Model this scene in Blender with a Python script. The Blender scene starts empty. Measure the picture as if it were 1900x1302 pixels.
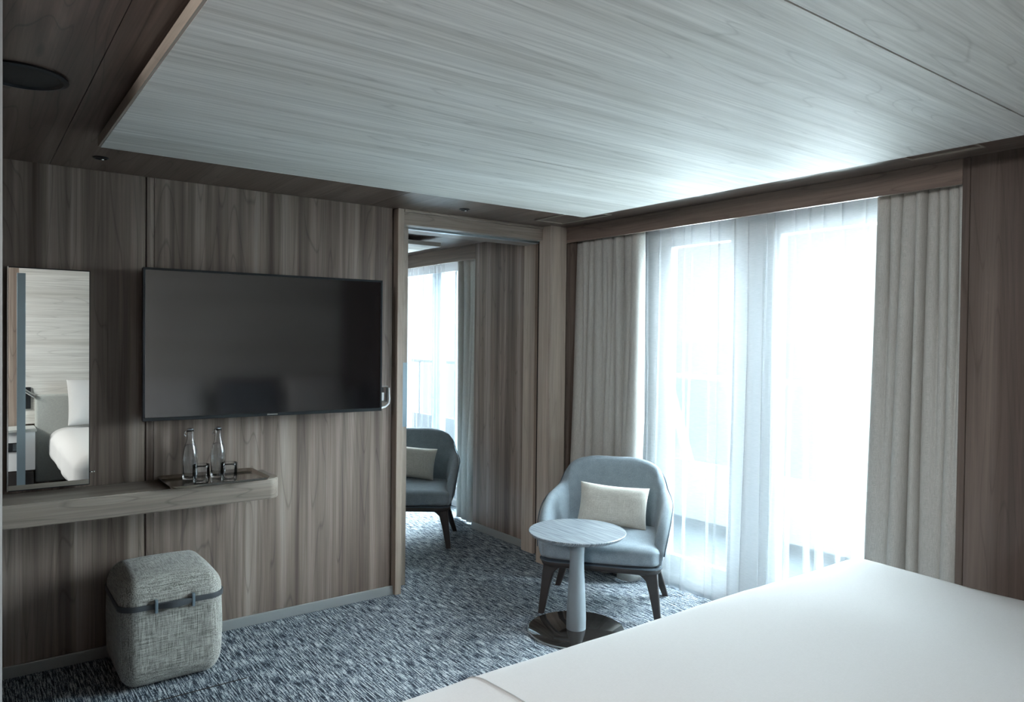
import bpy, bmesh, math, random
from mathutils import Vector, Matrix, noise
PI = math.pi
random.seed(7)
C = bpy.context.scene.collection
S = bpy.context.scene

# ------------------------------------------------------------ camera, world, exposure
F_PX, YAW, PITCH, ROLL, CAM_H = 1365.4, .6395, .0156, -.0114, 1.49
cam = bpy.data.objects.new('camera', bpy.data.cameras.new('camera')); C.objects.link(cam)
cam.data.sensor_width = 36; cam.data.lens = F_PX*36/1900; cam.data.clip_start = .02; cam.data.clip_end = 20000
fw = Vector((math.sin(YAW)*math.cos(PITCH), math.cos(YAW)*math.cos(PITCH), -math.sin(PITCH)))
rt = Vector((math.cos(YAW), -math.sin(YAW), 0)); dn = fw.cross(rt)
cr, sr = math.cos(ROLL), math.sin(ROLL)
r2 = cr*rt + sr*dn; d2 = -sr*rt + cr*dn
m = Matrix(((r2.x, -d2.x, -fw.x, 0), (r2.y, -d2.y, -fw.y, 0), (r2.z, -d2.z, -fw.z, CAM_H), (0, 0, 0, 1)))
cam.matrix_world = m
S.camera = cam

SKY = 1.15
w = bpy.data.worlds.new('world'); S.world = w; w.use_nodes = True
nt = w.node_tree; nt.nodes.clear()
wo = nt.nodes.new('ShaderNodeOutputWorld'); bg = nt.nodes.new('ShaderNodeBackground')
tc = nt.nodes.new('ShaderNodeTexCoord'); sx = nt.nodes.new('ShaderNodeSeparateXYZ'); rp = nt.nodes.new('ShaderNodeValToRGB')
nt.links.new(tc.outputs['Generated'], sx.inputs[0]); nt.links.new(sx.outputs['Z'], rp.inputs[0])
rp.color_ramp.elements[0].position = 0; rp.color_ramp.elements[0].color = (.95, .985, 1, 1)
rp.color_ramp.elements[1].position = .6; rp.color_ramp.elements[1].color = (.66, .83, 1, 1)
nt.links.new(rp.outputs[0], bg.inputs[0]); bg.inputs[1].default_value = SKY
nt.links.new(bg.outputs[0], wo.inputs[0])
S.view_settings.view_transform = 'Standard'; S.view_settings.look = 'None'
S.view_settings.gamma = 1; S.view_settings.use_curve_mapping = False
S.view_settings.exposure = 0.32
try:
    S.cycles.use_denoising = True; S.cycles.max_bounces = 14; S.cycles.diffuse_bounces = 7; S.cycles.transparent_max_bounces = 24
    S.cycles.glossy_bounces = 6; S.cycles.transmission_bounces = 10; S.cycles.sample_clamp_indirect = 12
    S.cycles.caustics_reflective = False
except Exception: pass

sl = bpy.data.lights.new('hazy_daylight', 'SUN'); sl.energy = 95; sl.angle = math.radians(105); sl.color = (.86, .94, 1)
so = bpy.data.objects.new('hazy_daylight', sl); C.objects.link(so)      # bright sea haze shining in from the window side (+x)
so.rotation_euler = (0, math.radians(90-14), math.radians(4))
def area(name, loc, rot, sx_, sy_, power, col):
    l = bpy.data.lights.new(name, 'AREA'); l.shape = 'RECTANGLE'; l.size = sx_; l.size_y = sy_; l.energy = power; l.color = col
    o = bpy.data.objects.new(name, l); C.objects.link(o); o.location = loc; o.rotation_euler = rot; return o
gl = bpy.data.lights.new('sea_bounce_fill', 'SUN'); gl.energy = 9; gl.angle = math.radians(85); gl.color = (.86, .94, 1)
go = bpy.data.objects.new('sea_bounce_fill', gl); C.objects.link(go)        # lamp added below the horizon to lift the ceiling, standing in for sea reflections
go.rotation_euler = (0, math.radians(90+20), math.radians(4))
# soft fill lamp added out of view behind the camera to brighten the room
area('room_fill', (-1.3, .45, 2.2), (0, math.radians(-38), math.radians(-4)), 1.0, 1.0, 150, (1, .975, .95))
def portal(name, loc, sy, sz):      # light portals in the glazed openings: sample the sky through them
    l = bpy.data.lights.new(name, 'AREA'); l.shape = 'RECTANGLE'; l.size = sz; l.size_y = sy; l.cycles.is_portal = True
    o = bpy.data.objects.new(name, l); C.objects.link(o); o.location = loc
    o.rotation_euler = (0, PI/2, 0)          # looks towards -x
    return o
portal('window_portal', (3.60, 2.35, 1.1), 2.1, 2.1)
portal('window_portal', (3.60, 6.3, 1.1), 3.0, 2.1)

# ------------------------------------------------------------ dimensions
HC = 2.238      # ceiling
YW = 3.832      # television wall
XV = 3.212      # window wall inner plane
YP2 = 4.12      # far face of the partition between the two rooms
ZP = 2.18       # underside of the light ceiling panel
YB = -.56       # wall behind the bed

# ------------------------------------------------------------ materials
def newmat(name):
    mt = bpy.data.materials.new(name); mt.use_nodes = True
    n = mt.node_tree.nodes; return mt, n, mt.node_tree.links, n['Principled BSDF']
def plain(name, col, rough=.5, metal=0, spec=.5, **kw):
    mt, n, l, b = newmat(name)
    b.inputs['Base Color'].default_value = (*col, 1); b.inputs['Roughness'].default_value = rough
    b.inputs['Metallic'].default_value = metal; b.inputs['Specular IOR Level'].default_value = spec
    for k, v in kw.items(): b.inputs[k.replace('_', ' ')].default_value = v
    return mt
def nd(n, t, **kw):
    x = n.new(t)
    for k, v in kw.items():
        if k in x.inputs.keys(): x.inputs[k].default_value = v
        else: setattr(x, k, v)
    return x
def ramp(n, stops):
    r = n.new('ShaderNodeValToRGB'); e = r.color_ramp.elements
    while len(e) < len(stops): e.new(.5)
    for i, (p, c) in enumerate(stops):
        e[i].position = p; e[i].color = (*c, 1) if len(c) == 3 else c
    return r
def mixc(n, l, a, b, fac, mode='MIX'):
    x = n.new('ShaderNodeMix'); x.data_type = 'RGBA'; x.blend_type = mode
    for sock, v in ((x.inputs[0], fac), (x.inputs[6], a), (x.inputs[7], b)):
        if hasattr(v, 'is_linked') or hasattr(v, 'links'): l.new(v, sock)
        elif isinstance(v, (int, float)): sock.default_value = v
        else: sock.default_value = (*v, 1) if len(v) == 3 else v
    return x.outputs[2]

def wood(name, axis, dark, mid, light, plank=.16, rough=.42, ring=.5, fibre=.5, seed=0., spec=.35, band=.8):
    mt, n, l, b = newmat(name)
    t = n.new('ShaderNodeTexCoord')
    def mapped(across, along, off=0.):
        mp = n.new('ShaderNodeMapping'); sc = [across]*3; sc['xyz'.index(axis)] = along
        mp.inputs['Scale'].default_value = sc; mp.inputs['Location'].default_value = (seed+off, seed*1.7+off, seed*.6)
        l.new(t.outputs['Object'], mp.inputs[0]); return mp.outputs[0]
    # broad veneer tone
    n1 = nd(n, 'ShaderNodeTexNoise', Scale=1., Detail=3., Roughness=.6); l.new(mapped(1/plank, .25), n1.inputs['Vector'])
    # contour lines of the figure
    n2 = nd(n, 'ShaderNodeTexNoise', Scale=1., Detail=1.2, Roughness=.45, Distortion=.25); l.new(mapped(7.5, .5, 3.), n2.inputs['Vector'])
    mu = nd(n, 'ShaderNodeMath', operation='MULTIPLY'); mu.inputs[1].default_value = 15; l.new(n2.outputs[0], mu.inputs[0])
    fr = nd(n, 'ShaderNodeMath', operation='FRACT'); l.new(mu.outputs[0], fr.inputs[0])
    rr = ramp(n, [(0, (.0,)*3), (.06, (.75,)*3), (.5, (1,)*3), (.93, (.85,)*3), (1, (0,)*3)]); l.new(fr.outputs[0], rr.inputs[0])
    # fine fibres
    n3 = nd(n, 'ShaderNodeTexNoise', Scale=1., Detail=4., Roughness=.65); l.new(mapped(130, 3.2, 7.), n3.inputs['Vector'])
    n4 = nd(n, 'ShaderNodeTexNoise', Scale=1., Detail=3., Roughness=.6); l.new(mapped(34, .8, 11.), n4.inputs['Vector'])
    r1 = ramp(n, [(.5-.17/band, dark), (.5, mid), (.5+.17/band, light)]); l.new(n1.outputs[0], r1.inputs[0])
    r4 = ramp(n, [(.35, (.72,)*3), (.62, (1.12,)*3)]); l.new(n4.outputs[0], r4.inputs[0])
    c = mixc(n, l, r1.outputs[0], r4.outputs[0], fibre, 'MULTIPLY')
    r3 = ramp(n, [(.35, (.7,)*3), (.65, (1.15,)*3)]); l.new(n3.outputs[0], r3.inputs[0])
    c = mixc(n, l, c, r3.outputs[0], fibre*.8, 'MULTIPLY')
    rk = mixc(n, l, (1, 1, 1), rr.outputs[0], ring)
    c = mixc(n, l, c, rk, .55, 'MULTIPLY')
    l.new(c, b.inputs['Base Color'])
    b.inputs['Roughness'].default_value = rough; b.inputs['Specular IOR Level'].default_value = spec
    bp = nd(n, 'ShaderNodeBump', Strength=.12, Distance=.001); l.new(n3.outputs[0], bp.inputs['Height']); l.new(bp.outputs[0], b.inputs['Normal'])
    return mt

def fabric(name, c1, c2, scale=900, rough=.9, streak=1.0, bump=.3, dist=.0006, sheen=.2, mottled=.0):
    """woven cloth: crossed thread noise; streak > 1 draws longer slubs"""
    mt, n, l, b = newmat(name)
    t = n.new('ShaderNodeTexCoord')
    outs = []
    q_ = scale*.05/streak
    for i, sc in enumerate(((scale, scale, q_), (q_, scale, scale), (scale, q_, scale))):
        mp = n.new('ShaderNodeMapping'); mp.inputs['Scale'].default_value = sc; mp.inputs['Location'].default_value = (i*3.1, i*1.7, i*.9); l.new(t.outputs['Object'], mp.inputs[0])
        x = nd(n, 'ShaderNodeTexNoise', Scale=1., Detail=2., Roughness=.6); l.new(mp.outputs[0], x.inputs['Vector']); outs.append(x.outputs[0])
    ad = nd(n, 'ShaderNodeMath', operation='ADD'); l.new(outs[0], ad.inputs[0]); l.new(outs[1], ad.inputs[1])
    ad2 = nd(n, 'ShaderNodeMath', operation='ADD'); l.new(ad.outputs[0], ad2.inputs[0]); l.new(outs[2], ad2.inputs[1])
    hf = nd(n, 'ShaderNodeMath', operation='MULTIPLY'); hf.inputs[1].default_value = 1/3; l.new(ad2.outputs[0], hf.inputs[0])
    r = ramp(n, [(.42, c1), (.58, c2)]); l.new(hf.outputs[0], r.inputs[0])
    c = r.outputs[0]
    if mottled:
        q = nd(n, 'ShaderNodeTexNoise', Scale=24., Detail=3.); l.new(t.outputs['Object'], q.inputs['Vector'])
        rq = ramp(n, [(.3, (1-mottled,)*3), (.7, (1+mottled*.4,)*3)]); l.new(q.outputs[0], rq.inputs[0])
        c = mixc(n, l, c, rq.outputs[0], 1., 'MULTIPLY')
    l.new(c, b.inputs['Base Color'])
    b.inputs['Roughness'].default_value = rough; b.inputs['Specular IOR Level'].default_value = .15
    b.inputs['Sheen Weight'].default_value = sheen
    bp = nd(n, 'ShaderNodeBump', Strength=bump, Distance=dist); l.new(hf.outputs[0], bp.inputs['Height']); l.new(bp.outputs[0], b.inputs['Normal'])
    return mt

def sheer_mat(name, col, opacity):
    mt, n, l, b = newmat(name); out = n['Material Output']; n.remove(b)
    tr = nd(n, 'ShaderNodeBsdfTransparent'); df = nd(n, 'ShaderNodeBsdfDiffuse'); tl = nd(n, 'ShaderNodeBsdfTranslucent')
    df.inputs[0].default_value = (*col, 1); tl.inputs[0].default_value = (*col, 1)
    m1 = nd(n, 'ShaderNodeMixShader'); m1.inputs[0].default_value = .012; l.new(df.outputs[0], m1.inputs[1]); l.new(tl.outputs[0], m1.inputs[2])
    m2 = nd(n, 'ShaderNodeMixShader')
    t = n.new('ShaderNodeTexCoord'); mp = n.new('ShaderNodeMapping'); mp.inputs['Scale'].default_value = (30, 30, 420); l.new(t.outputs['Object'], mp.inputs[0])
    x = nd(n, 'ShaderNodeTexNoise', Scale=1., Detail=2.); l.new(mp.outputs[0], x.inputs['Vector'])
    r = ramp(n, [(.3, (opacity-.02,)*3), (.7, (opacity+.02,)*3)]); l.new(x.outputs[0], r.inputs[0])
    l.new(r.outputs[0], m2.inputs[0]); l.new(tr.outputs[0], m2.inputs[1]); l.new(m1.outputs[0], m2.inputs[2]); l.new(m2.outputs[0], out.inputs[0])
    return mt

def pane_mat(name):
    mt, n, l, b = newmat(name); out = n['Material Output']; n.remove(b)
    tr = nd(n, 'ShaderNodeBsdfTransparent'); tr.inputs[0].default_value = (.93, .97, .97, 1)
    gl = nd(n, 'ShaderNodeBsdfGlossy', Roughness=.02); m2 = nd(n, 'ShaderNodeMixShader'); m2.inputs[0].default_value = .05
    l.new(tr.outputs[0], m2.inputs[1]); l.new(gl.outputs[0], m2.inputs[2]); l.new(m2.outputs[0], out.inputs[0])
    return mt

W_D, W_M, W_L = (.105, .078, .064), (.22, .172, .145), (.38, .318, .275)
M = {}
M['walnut_z'] = wood('walnut_vertical', 'z', W_D, W_M, W_L, plank=.075, ring=.6, seed=2.3, band=1.0)
M['walnut_shaded'] = wood('walnut_shaded_boards', 'z', (.085, .062, .052), (.12, .092, .078), (.165, .130, .112), plank=.13, ring=.45, seed=6.6)  # same walnut darkened: shade on the window-side wall put into the colour
M['walnut_x'] = wood('walnut_lengthwise_x', 'x', (.17, .14, .115), (.27, .225, .19), (.37, .315, .27), plank=.14, ring=.55, seed=5.1)
M['walnut_y'] = wood('walnut_lengthwise_y', 'y', (.15, .11, .09), (.23, .175, .145), (.31, .245, .205), plank=.16, ring=.5, seed=8.4)
M['walnut_frame'] = wood('walnut_frame', 'z', (.30, .245, .20), (.42, .355, .30), (.52, .45, .39), plank=.2, ring=.25, seed=1.2)
M['ceiling_walnut'] = wood('ceiling_walnut', 'y', (.085, .055, .044), (.14, .098, .08), (.20, .15, .125), plank=.13, ring=.95, fibre=.8, seed=9.7, rough=.36, spec=.4)
M['pale_wood'] = wood('pale_wood', 'x', (.56, .545, .51), (.67, .66, .63), (.75, .745, .72), plank=.16, ring=.35, fibre=.5, seed=4.4, rough=.58, spec=.18)
M['pale_wood_back'] = M['pale_wood']
M['panel_edge'] = wood('panel_edge', 'y', (.28, .235, .20), (.36, .31, .26), (.42, .37, .32), plank=.3, ring=.2, seed=3.)
M['dark_gap'] = plain('dark_gap', (.012, .01, .009), .8)
M['skirting'] = plain('skirting_grey', (.45, .47, .47), .35, .6)
M['black_plastic'] = plain('black_plastic', (.012, .014, .017), .32)
M['bezel'] = plain('bezel', (.02, .025, .03), .28, .3)
M['screen'] = plain('screen', (.004, .004, .005), .09, 0, .5, IOR=2.2)
M['chrome'] = plain('chrome', (.75, .77, .78), .12, 1)
M['steel'] = plain('brushed_steel', (.28, .36, .41), .38, .85)
M['mirror'] = plain('mirror_silver', (.86, .9, .88), .0, 1)
M['white_paint'] = plain('white_paint', (.78, .8, .82), .4)
M['frame_grey'] = plain('window_frame_grey', (.42, .5, .56), .4, .1)
M['frame_white'] = plain('window_frame_pale', (.62, .635, .65), .5, 0, .2)
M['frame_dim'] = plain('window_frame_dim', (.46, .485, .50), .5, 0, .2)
M['glass_pane'] = pane_mat('glass_pane')
M['tableware_glass'] = plain('tableware_glass', (.97, .99, 1), .0, 0, .5, Transmission_Weight=1., IOR=1.45)
M['water'] = plain('water', (.95, .98, 1), .0, 0, .5, Transmission_Weight=1., IOR=1.33)
M['tray_metal'] = plain('tray_bronze', (.36, .31, .27), .13, .9)
M['rubber_grey'] = plain('strap_grey', (.055, .063, .072), .45)
M['table_paint'] = plain('table_column_paint', (.20, .235, .26), .42)
M['dark_wood'] = plain('dark_stained_wood', (.030, .025, .024), .38)
M['rim'] = plain('rim_light', (.45, .5, .52), .3, .6)
M['marble'] = plain('base_black', (.018, .016, .015), .06, 0, .6)
M['ottoman'] = fabric('ottoman_linen', (.11, .11, .10), (.52, .515, .48), 400, streak=1.3, bump=.5, dist=.001, mottled=.14)
M['felt'] = fabric('felt_blue_grey', (.15, .195, .235), (.28, .335, .37), 900, streak=.3, bump=.25, mottled=.1)
M['piping'] = plain('piping_dark', (.06, .085, .11), .8)
M['cushion'] = fabric('cushion_linen', (.42, .42, .38), (.66, .66, .61), 700, streak=2, bump=.3)
M['drape'] = fabric('drape_linen', (.36, .36, .335), (.54, .54, .515), 900, streak=1.6, bump=.25, sheen=.1)
M['sheer'] = sheer_mat('sheer_voile', (.74, .77, .80), .34)
M['sheer2'] = sheer_mat('sheer_voile_thin', (.86, .9, .95), .16)
M['bed_linen'] = fabric('bed_linen', (.60, .605, .61), (.66, .665, .67), 1500, streak=1, bump=.1, sheen=.05)
M['bed_trim'] = plain('bed_trim', (.30, .31, .31), .8)
M['headboard_cloth'] = fabric('headboard_cloth', (.33, .35, .34), (.45, .47, .45), 900, bump=.2)
M['deck'] = plain('deck', (.13, .145, .16), .8, 0, .05)
M['rail_paint'] = plain('rail_paint', (.42, .45, .48), .6, 0, .1)
M['lens_dark'] = plain('lens_dark', (.004, .004, .004), .5)

def clear_glass():
    mt, n, l, b = newmat('clear_glass'); out = n['Material Output']; n.remove(b)
    tr = nd(n, 'ShaderNodeBsdfTransparent'); tr.inputs[0].default_value = (.98, .99, 1, 1)
    gl = nd(n, 'ShaderNodeBsdfGlossy', Roughness=.03); fr = nd(n, 'ShaderNodeFresnel', IOR=1.33); m2 = nd(n, 'ShaderNodeMixShader')
    l.new(fr.outputs[0], m2.inputs[0]); l.new(tr.outputs[0], m2.inputs[1]); l.new(gl.outputs[0], m2.inputs[2]); l.new(m2.outputs[0], out.inputs[0])
    return mt
M['clear_glass'] = clear_glass()
def carpet():
    mt, n, l, b = newmat('carpet_loop')
    t = n.new('ShaderNodeTexCoord')
    def nz(sc, det=2., r=.6):
        mp = n.new('ShaderNodeMapping'); mp.inputs['Scale'].default_value = sc; l.new(t.outputs['Object'], mp.inputs[0])
        x = nd(n, 'ShaderNodeTexNoise', Scale=1., Detail=det, Roughness=r); l.new(mp.outputs[0], x.inputs['Vector']); return x.outputs[0]
    a = nz((190, 11, 10), 2.5); bb = nz((300, 80, 10), 1.)
    ad = nd(n, 'ShaderNodeMath', operation='MULTIPLY_ADD'); l.new(bb, ad.inputs[0]); ad.inputs[1].default_value = .45; l.new(a, ad.inputs[2])
    r = ramp(n, [(.62, (.022, .030, .043)), (.70, (.08, .105, .135)), (.76, (.22, .26, .30)), (.84, (.52, .56, .59))]); l.new(ad.outputs[0], r.inputs[0])
    l.new(r.outputs[0], b.inputs['Base Color']); b.inputs['Roughness'].default_value = .95; b.inputs['Specular IOR Level'].default_value = .1
    bp = nd(n, 'ShaderNodeBump', Strength=.6, Distance=.004); l.new(ad.outputs[0], bp.inputs['Height']); l.new(bp.outputs[0], b.inputs['Normal'])
    return mt
M['carpet'] = carpet()
def table_top_mat():
    mt, n, l, b = newmat('table_top_striated')
    t = n.new('ShaderNodeTexCoord'); mp = n.new('ShaderNodeMapping'); mp.inputs['Scale'].default_value = (230, 5, 10); mp.inputs['Rotation'].default_value = (0, 0, .05)
    l.new(t.outputs['Object'], mp.inputs[0]); x = nd(n, 'ShaderNodeTexNoise', Scale=1., Detail=2.); l.new(mp.outputs[0], x.inputs['Vector'])
    r = ramp(n, [(.38, (.10, .125, .15)), (.62, (.30, .335, .36))]); l.new(x.outputs[0], r.inputs[0]); l.new(r.outputs[0], b.inputs['Base Color'])
    b.inputs['Roughness'].default_value = .38
    return mt
M['table_top'] = table_top_mat()
def sea_mat():
    mt, n, l, b = newmat('sea_water'); b.inputs['Base Color'].default_value = (.10, .11, .115, 1); b.inputs['Roughness'].default_value = .7; b.inputs['Specular IOR Level'].default_value = .0
    t = n.new('ShaderNodeTexCoord'); x = nd(n, 'ShaderNodeTexNoise', Scale=.12, Detail=8.); l.new(t.outputs['Object'], x.inputs['Vector'])
    bp = nd(n, 'ShaderNodeBump', Strength=.5, Distance=.6); l.new(x.outputs[0], bp.inputs['Height']); l.new(bp.outputs[0], b.inputs['Normal'])
    return mt
M['sea'] = sea_mat()

# ------------------------------------------------------------ helpers
def obj(name, bm, mat, parent=None, smooth=False, **props):
    me = bpy.data.meshes.new(name); bmesh.ops.recalc_face_normals(bm, faces=bm.faces); bm.to_mesh(me); bm.free()
    o = bpy.data.objects.new(name, me); C.objects.link(o)
    me.materials.append(M[mat] if isinstance(mat, str) else mat)
    if smooth:
        for p in me.polygons: p.use_smooth = True
        if smooth != True:
            me.set_sharp_from_angle(angle=math.radians(smooth))
    if parent: o.parent = parent
    for k, v in props.items(): o[k] = v
    return o
def thing(name, label, cat, loc=(0, 0, 0), rz=0., group=None):
    o = bpy.data.objects.new(name, None); C.objects.link(o); o.empty_display_size = .1
    o.location = loc; o.rotation_euler = (0, 0, rz); o['label'] = label; o['category'] = cat
    if group: o['group'] = group
    return o
def tag(o, label, cat, group=None):
    o['label'] = label; o['category'] = cat
    if group: o['group'] = group
    return o
def struct(name, bm, mat, parent=None, **k):
    o = obj(name, bm, mat, parent, **k)
    if not parent: o['kind'] = 'structure'
    return o
def NB(): return bmesh.new()
def box(bm, x0, x1, y0, y1, z0, z1, bev=0., seg=2):
    r = bmesh.ops.create_cube(bm, size=1.)
    for v in r['verts']:
        v.co = Vector(((x0+x1)/2+v.co.x*(x1-x0), (y0+y1)/2+v.co.y*(y1-y0), (z0+z1)/2+v.co.z*(z1-z0)))
    if bev:
        es = list({e for v in r['verts'] for e in v.link_edges})
        bmesh.ops.bevel(bm, geom=es, offset=bev, segments=seg, affect='EDGES', profile=.5)
    return bm
def bx(*a, **k): return box(NB(), *a, **k)
def lathe(bm, prof, n=48, c=(0, 0), cap=True):
    rings = []
    for r, z in prof:
        rings.append([bm.verts.new((c[0]+r*math.cos(2*PI*i/n), c[1]+r*math.sin(2*PI*i/n), z)) for i in range(n)])
    for a, b in zip(rings, rings[1:]):
        for i in range(n): bm.faces.new((a[i], a[(i+1) % n], b[(i+1) % n], b[i]))
    if cap: bm.faces.new(rings[0][::-1]); bm.faces.new(rings[-1])
    return bm
def tube(bm, pts, r, n=10, closed=False):
    pts = [Vector(p) for p in pts]; N = len(pts); rings = []
    up = None
    for i, p in enumerate(pts):
        a = pts[(i-1) % N] if closed or i else p; b = pts[(i+1) % N] if closed or i < N-1 else p
        t = (b-a).normalized()
        if up is None: up = t.orthogonal().normalized()
        up = (up - t*up.dot(t)).normalized(); s = t.cross(up)
        rr = r[i] if isinstance(r, (list, tuple)) else r
        rings.append([bm.verts.new(p+up*rr*math.cos(2*PI*k/n)+s*rr*math.sin(2*PI*k/n)) for k in range(n)])
    for i in range(N if closed else N-1):
        a, b = rings[i], rings[(i+1) % N]
        for k in range(n): bm.faces.new((a[k], a[(k+1) % n], b[(k+1) % n], b[k]))
    if not closed: bm.faces.new(rings[0][::-1]); bm.faces.new(rings[-1])
    return bm
def prism(bm, poly, z0, z1):
    a = [bm.verts.new((x, y, z0)) for x, y in poly]; b = [bm.verts.new((x, y, z1)) for x, y in poly]
    bm.faces.new(a[::-1]); bm.faces.new(b)
    for i in range(len(poly)): j = (i+1) % len(poly); bm.faces.new((a[i], a[j], b[j], b[i]))
    return bm
def rrect(x0, x1, y0, y1, r, n=8):
    """rounded rectangle outline; r is one radius or four (x0y0, x1y0, x1y1, x0y1)"""
    rs = r if isinstance(r, (list, tuple)) else [r]*4; out = []
    for (cx, cy, sx_, sy_, a0), q in zip(((x0, y0, 1, 1, PI), (x1, y0, -1, 1, 1.5*PI), (x1, y1, -1, -1, 0), (x0, y1, 1, -1, .5*PI)), rs):
        if q <= 0: out.append((cx, cy)); continue
        for i in range(n+1):
            a = a0+i/n*PI/2; out.append((cx+sx_*q+q*math.cos(a), cy+sy_*q+q*math.sin(a)))
    return out
def loft(bm, loops, cap=True):
    rs = [[bm.verts.new(p) for p in lp] for lp in loops]; n = len(rs[0])
    for a, b in zip(rs, rs[1:]):
        for i in range(n): bm.faces.new((a[i], a[(i+1) % n], b[(i+1) % n], b[i]))
    if cap: bm.faces.new(rs[0][::-1]); bm.faces.new(rs[-1])
    return bm
def roundbox(bm, x0, x1, y0, y1, z0, z1, r, cuts=24, fn=None):
    """cube divided into a fine grid whose corners are rounded with radius r; fn moves each point"""
    rx, ry, rz = r if isinstance(r, (list, tuple)) else (r, r, r)
    res = bmesh.ops.create_cube(bm, size=2.)
    es = list({e for v in res['verts'] for e in v.link_edges})
    bmesh.ops.subdivide_edges(bm, edges=es, cuts=cuts, use_grid_fill=True)
    hx, hy, hz = (x1-x0)/2, (y1-y0)/2, (z1-z0)/2; c = Vector(((x0+x1)/2, (y0+y1)/2, (z0+z1)/2))
    def warp(t, h, rr):          # gather grid lines near the rounded edge
        k = 1-rr/h; a = abs(t); kk = .62
        s = k*a/kk if a < kk else k+(1-k)*(a-kk)/(1-kk)
        return math.copysign(s, t)
    for v in bm.verts:
        p = Vector((warp(v.co.x, hx, rx)*hx, warp(v.co.y, hy, ry)*hy, warp(v.co.z, hz, rz)*hz))
        q = Vector((max(-hx+rx, min(hx-rx, p.x)), max(-hy+ry, min(hy-ry, p.y)), max(-hz+rz, min(hz-rz, p.z))))
        d = p-q; e = Vector((d.x/rx, d.y/ry, d.z/rz)); L = e.length
        if L > 1e-6:
            # cube-to-sphere projection of the corner piece
            mx = max(abs(e.x), abs(e.y), abs(e.z)); e = e*(mx/L); p = q+Vector((e.x*rx, e.y*ry, e.z*rz))
        v.co = c+p
        if fn: v.co = fn(v.co)
    return bm
def subsurf(o, lv=1):
    md = o.modifiers.new('smooth', 'SUBSURF'); md.levels = lv; md.render_levels = lv; return o

# ------------------------------------------------------------ floor, ceiling and walls
XL0, XD = -2.2, 1.0
struct('floor', bx(-2.6, 3.62, YB-.1, 8.2, -.12, 0), 'carpet')
# brown ceiling boards with fine dark joints along y
bm = NB()
xs = [-2.6, -.9, .30, 1.50, 1.832, 2.72, 3.62]
for a, b in zip(xs, xs[1:]): box(bm, a+.0012, b-.0012, YB-.1, YP2, HC, HC+.03)
for a, b in ((-2.6, .9), (.9, 2.1), (2.1, 3.62)): box(bm, a+.0012, b-.0012, YP2+.001, 8.2, HC, HC+.03)
struct('ceiling', bm, 'ceiling_walnut')
struct('trim_9', bx(-2.6, 3.62, YB-.1, 8.2, HC+.031, HC+.06), 'dark_gap')

# television wall: boards with a dark joint and a narrow strip, a cavity for the sliding door behind them
bm = NB()
for a, b in ((-2.6, .684), (.6915, .722), (.7235, 1.981)): box(bm, a, b, YW, YW+.02, 0, HC, .001, 1)
box(bm, -2.6, 1.99, YW+.021, YW+.05, 0, HC)
box(bm, -2.6, 2.02, 3.99, YP2, 0, HC)
struct('wall_left', bm, 'walnut_z')
struct('baseboard_left', bx(-2.6, 1.998, YW-.012, YW-.0005, 0, .052, bev=.002), 'skirting')
struct('wall_end', bx(3.075, XV, 3.722, 3.842, 0, HC, bev=.002), 'walnut_frame')
struct('wall_pier', bx(3.17, XV, 4.0, YP2+.01, 0, HC, bev=.002), 'walnut_frame')
struct('trim_7', bx(3.192, XV, 3.8425, 3.9995, 0, HC-.001), 'dark_gap')
struct('wall_corner', bx(XV+.001, 3.56, 3.745, YP2, 0, HC), 'walnut_z')
# panel wall between the two windows and the one right of the first window
struct('wall_right', bx(XV, 3.56, YP2+.0105, 4.815, 0, HC), 'walnut_z')
struct('baseboard_right', bx(XV-.012, XV-.0005, YP2+.011, 4.815, 0, .055, bev=.002), 'skirting')
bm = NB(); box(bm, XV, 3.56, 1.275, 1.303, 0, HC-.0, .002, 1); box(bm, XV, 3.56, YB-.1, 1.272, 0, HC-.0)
struct('wall_window_side', bm, 'walnut_shaded')
struct('wall_back', bx(-2.6, 3.62, YB-.1, YB, 0, HC), 'walnut_z')
struct('wall_cabin_end', bx(-2.6, -2.5, YB, 8.2, 0, HC), 'walnut_z')
struct('wall_far', bx(-2.5, 3.56, 8.1, 8.2, 0, HC), 'walnut_z')
# head boards over the windows
struct('trim_1', bx(XV, XV+.02, 1.3035, 3.744, 2.135, HC-.001, bev=.002), 'walnut_y')
struct('trim_2', bx(XV, XV+.02, 4.816, 8.1, 2.12, HC-.001, bev=.002), 'walnut_y')
# door frame
struct('trim_3', bx(2.001, 2.041, 3.800, 3.872, 0, HC, bev=.003), 'walnut_frame')
bm = NB(); box(bm, 2.0415, 3.074, 3.806, 3.872, 2.150, 2.222, .002, 1); box(bm, 2.0415, 3.074, 3.796, 3.872, 2.2225, HC, .002, 1)
struct('trim_4', bm, 'walnut_x')
bm = NB(); box(bm, 2.02, 3.16, 3.873, 3.905, 2.155, HC-.001); box(bm, 2.02, 3.16, 3.955, 3.99, 2.150, HC-.001); box(bm, 2.02, 3.16, 3.905, 3.955, 2.2, HC-.001)
struct('trim_5', bm, 'rim')                      # sliding door track
struct('trim_6', bx(2.0215, 3.169, 3.991, YP2, 2.150, HC-.001), 'walnut_x')

# sliding door leaf parked in its pocket
d = struct('door_1', bx(1.25, 2.127, 3.910, 3.950, .008, 2.17, bev=.002), 'walnut_frame')
obj('flush_pull', bx(2.094, 2.126, 3.9075, 3.9098, .96, 1.345, bev=.0008), 'steel', d, label='blue grey metal flush pull')

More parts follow.
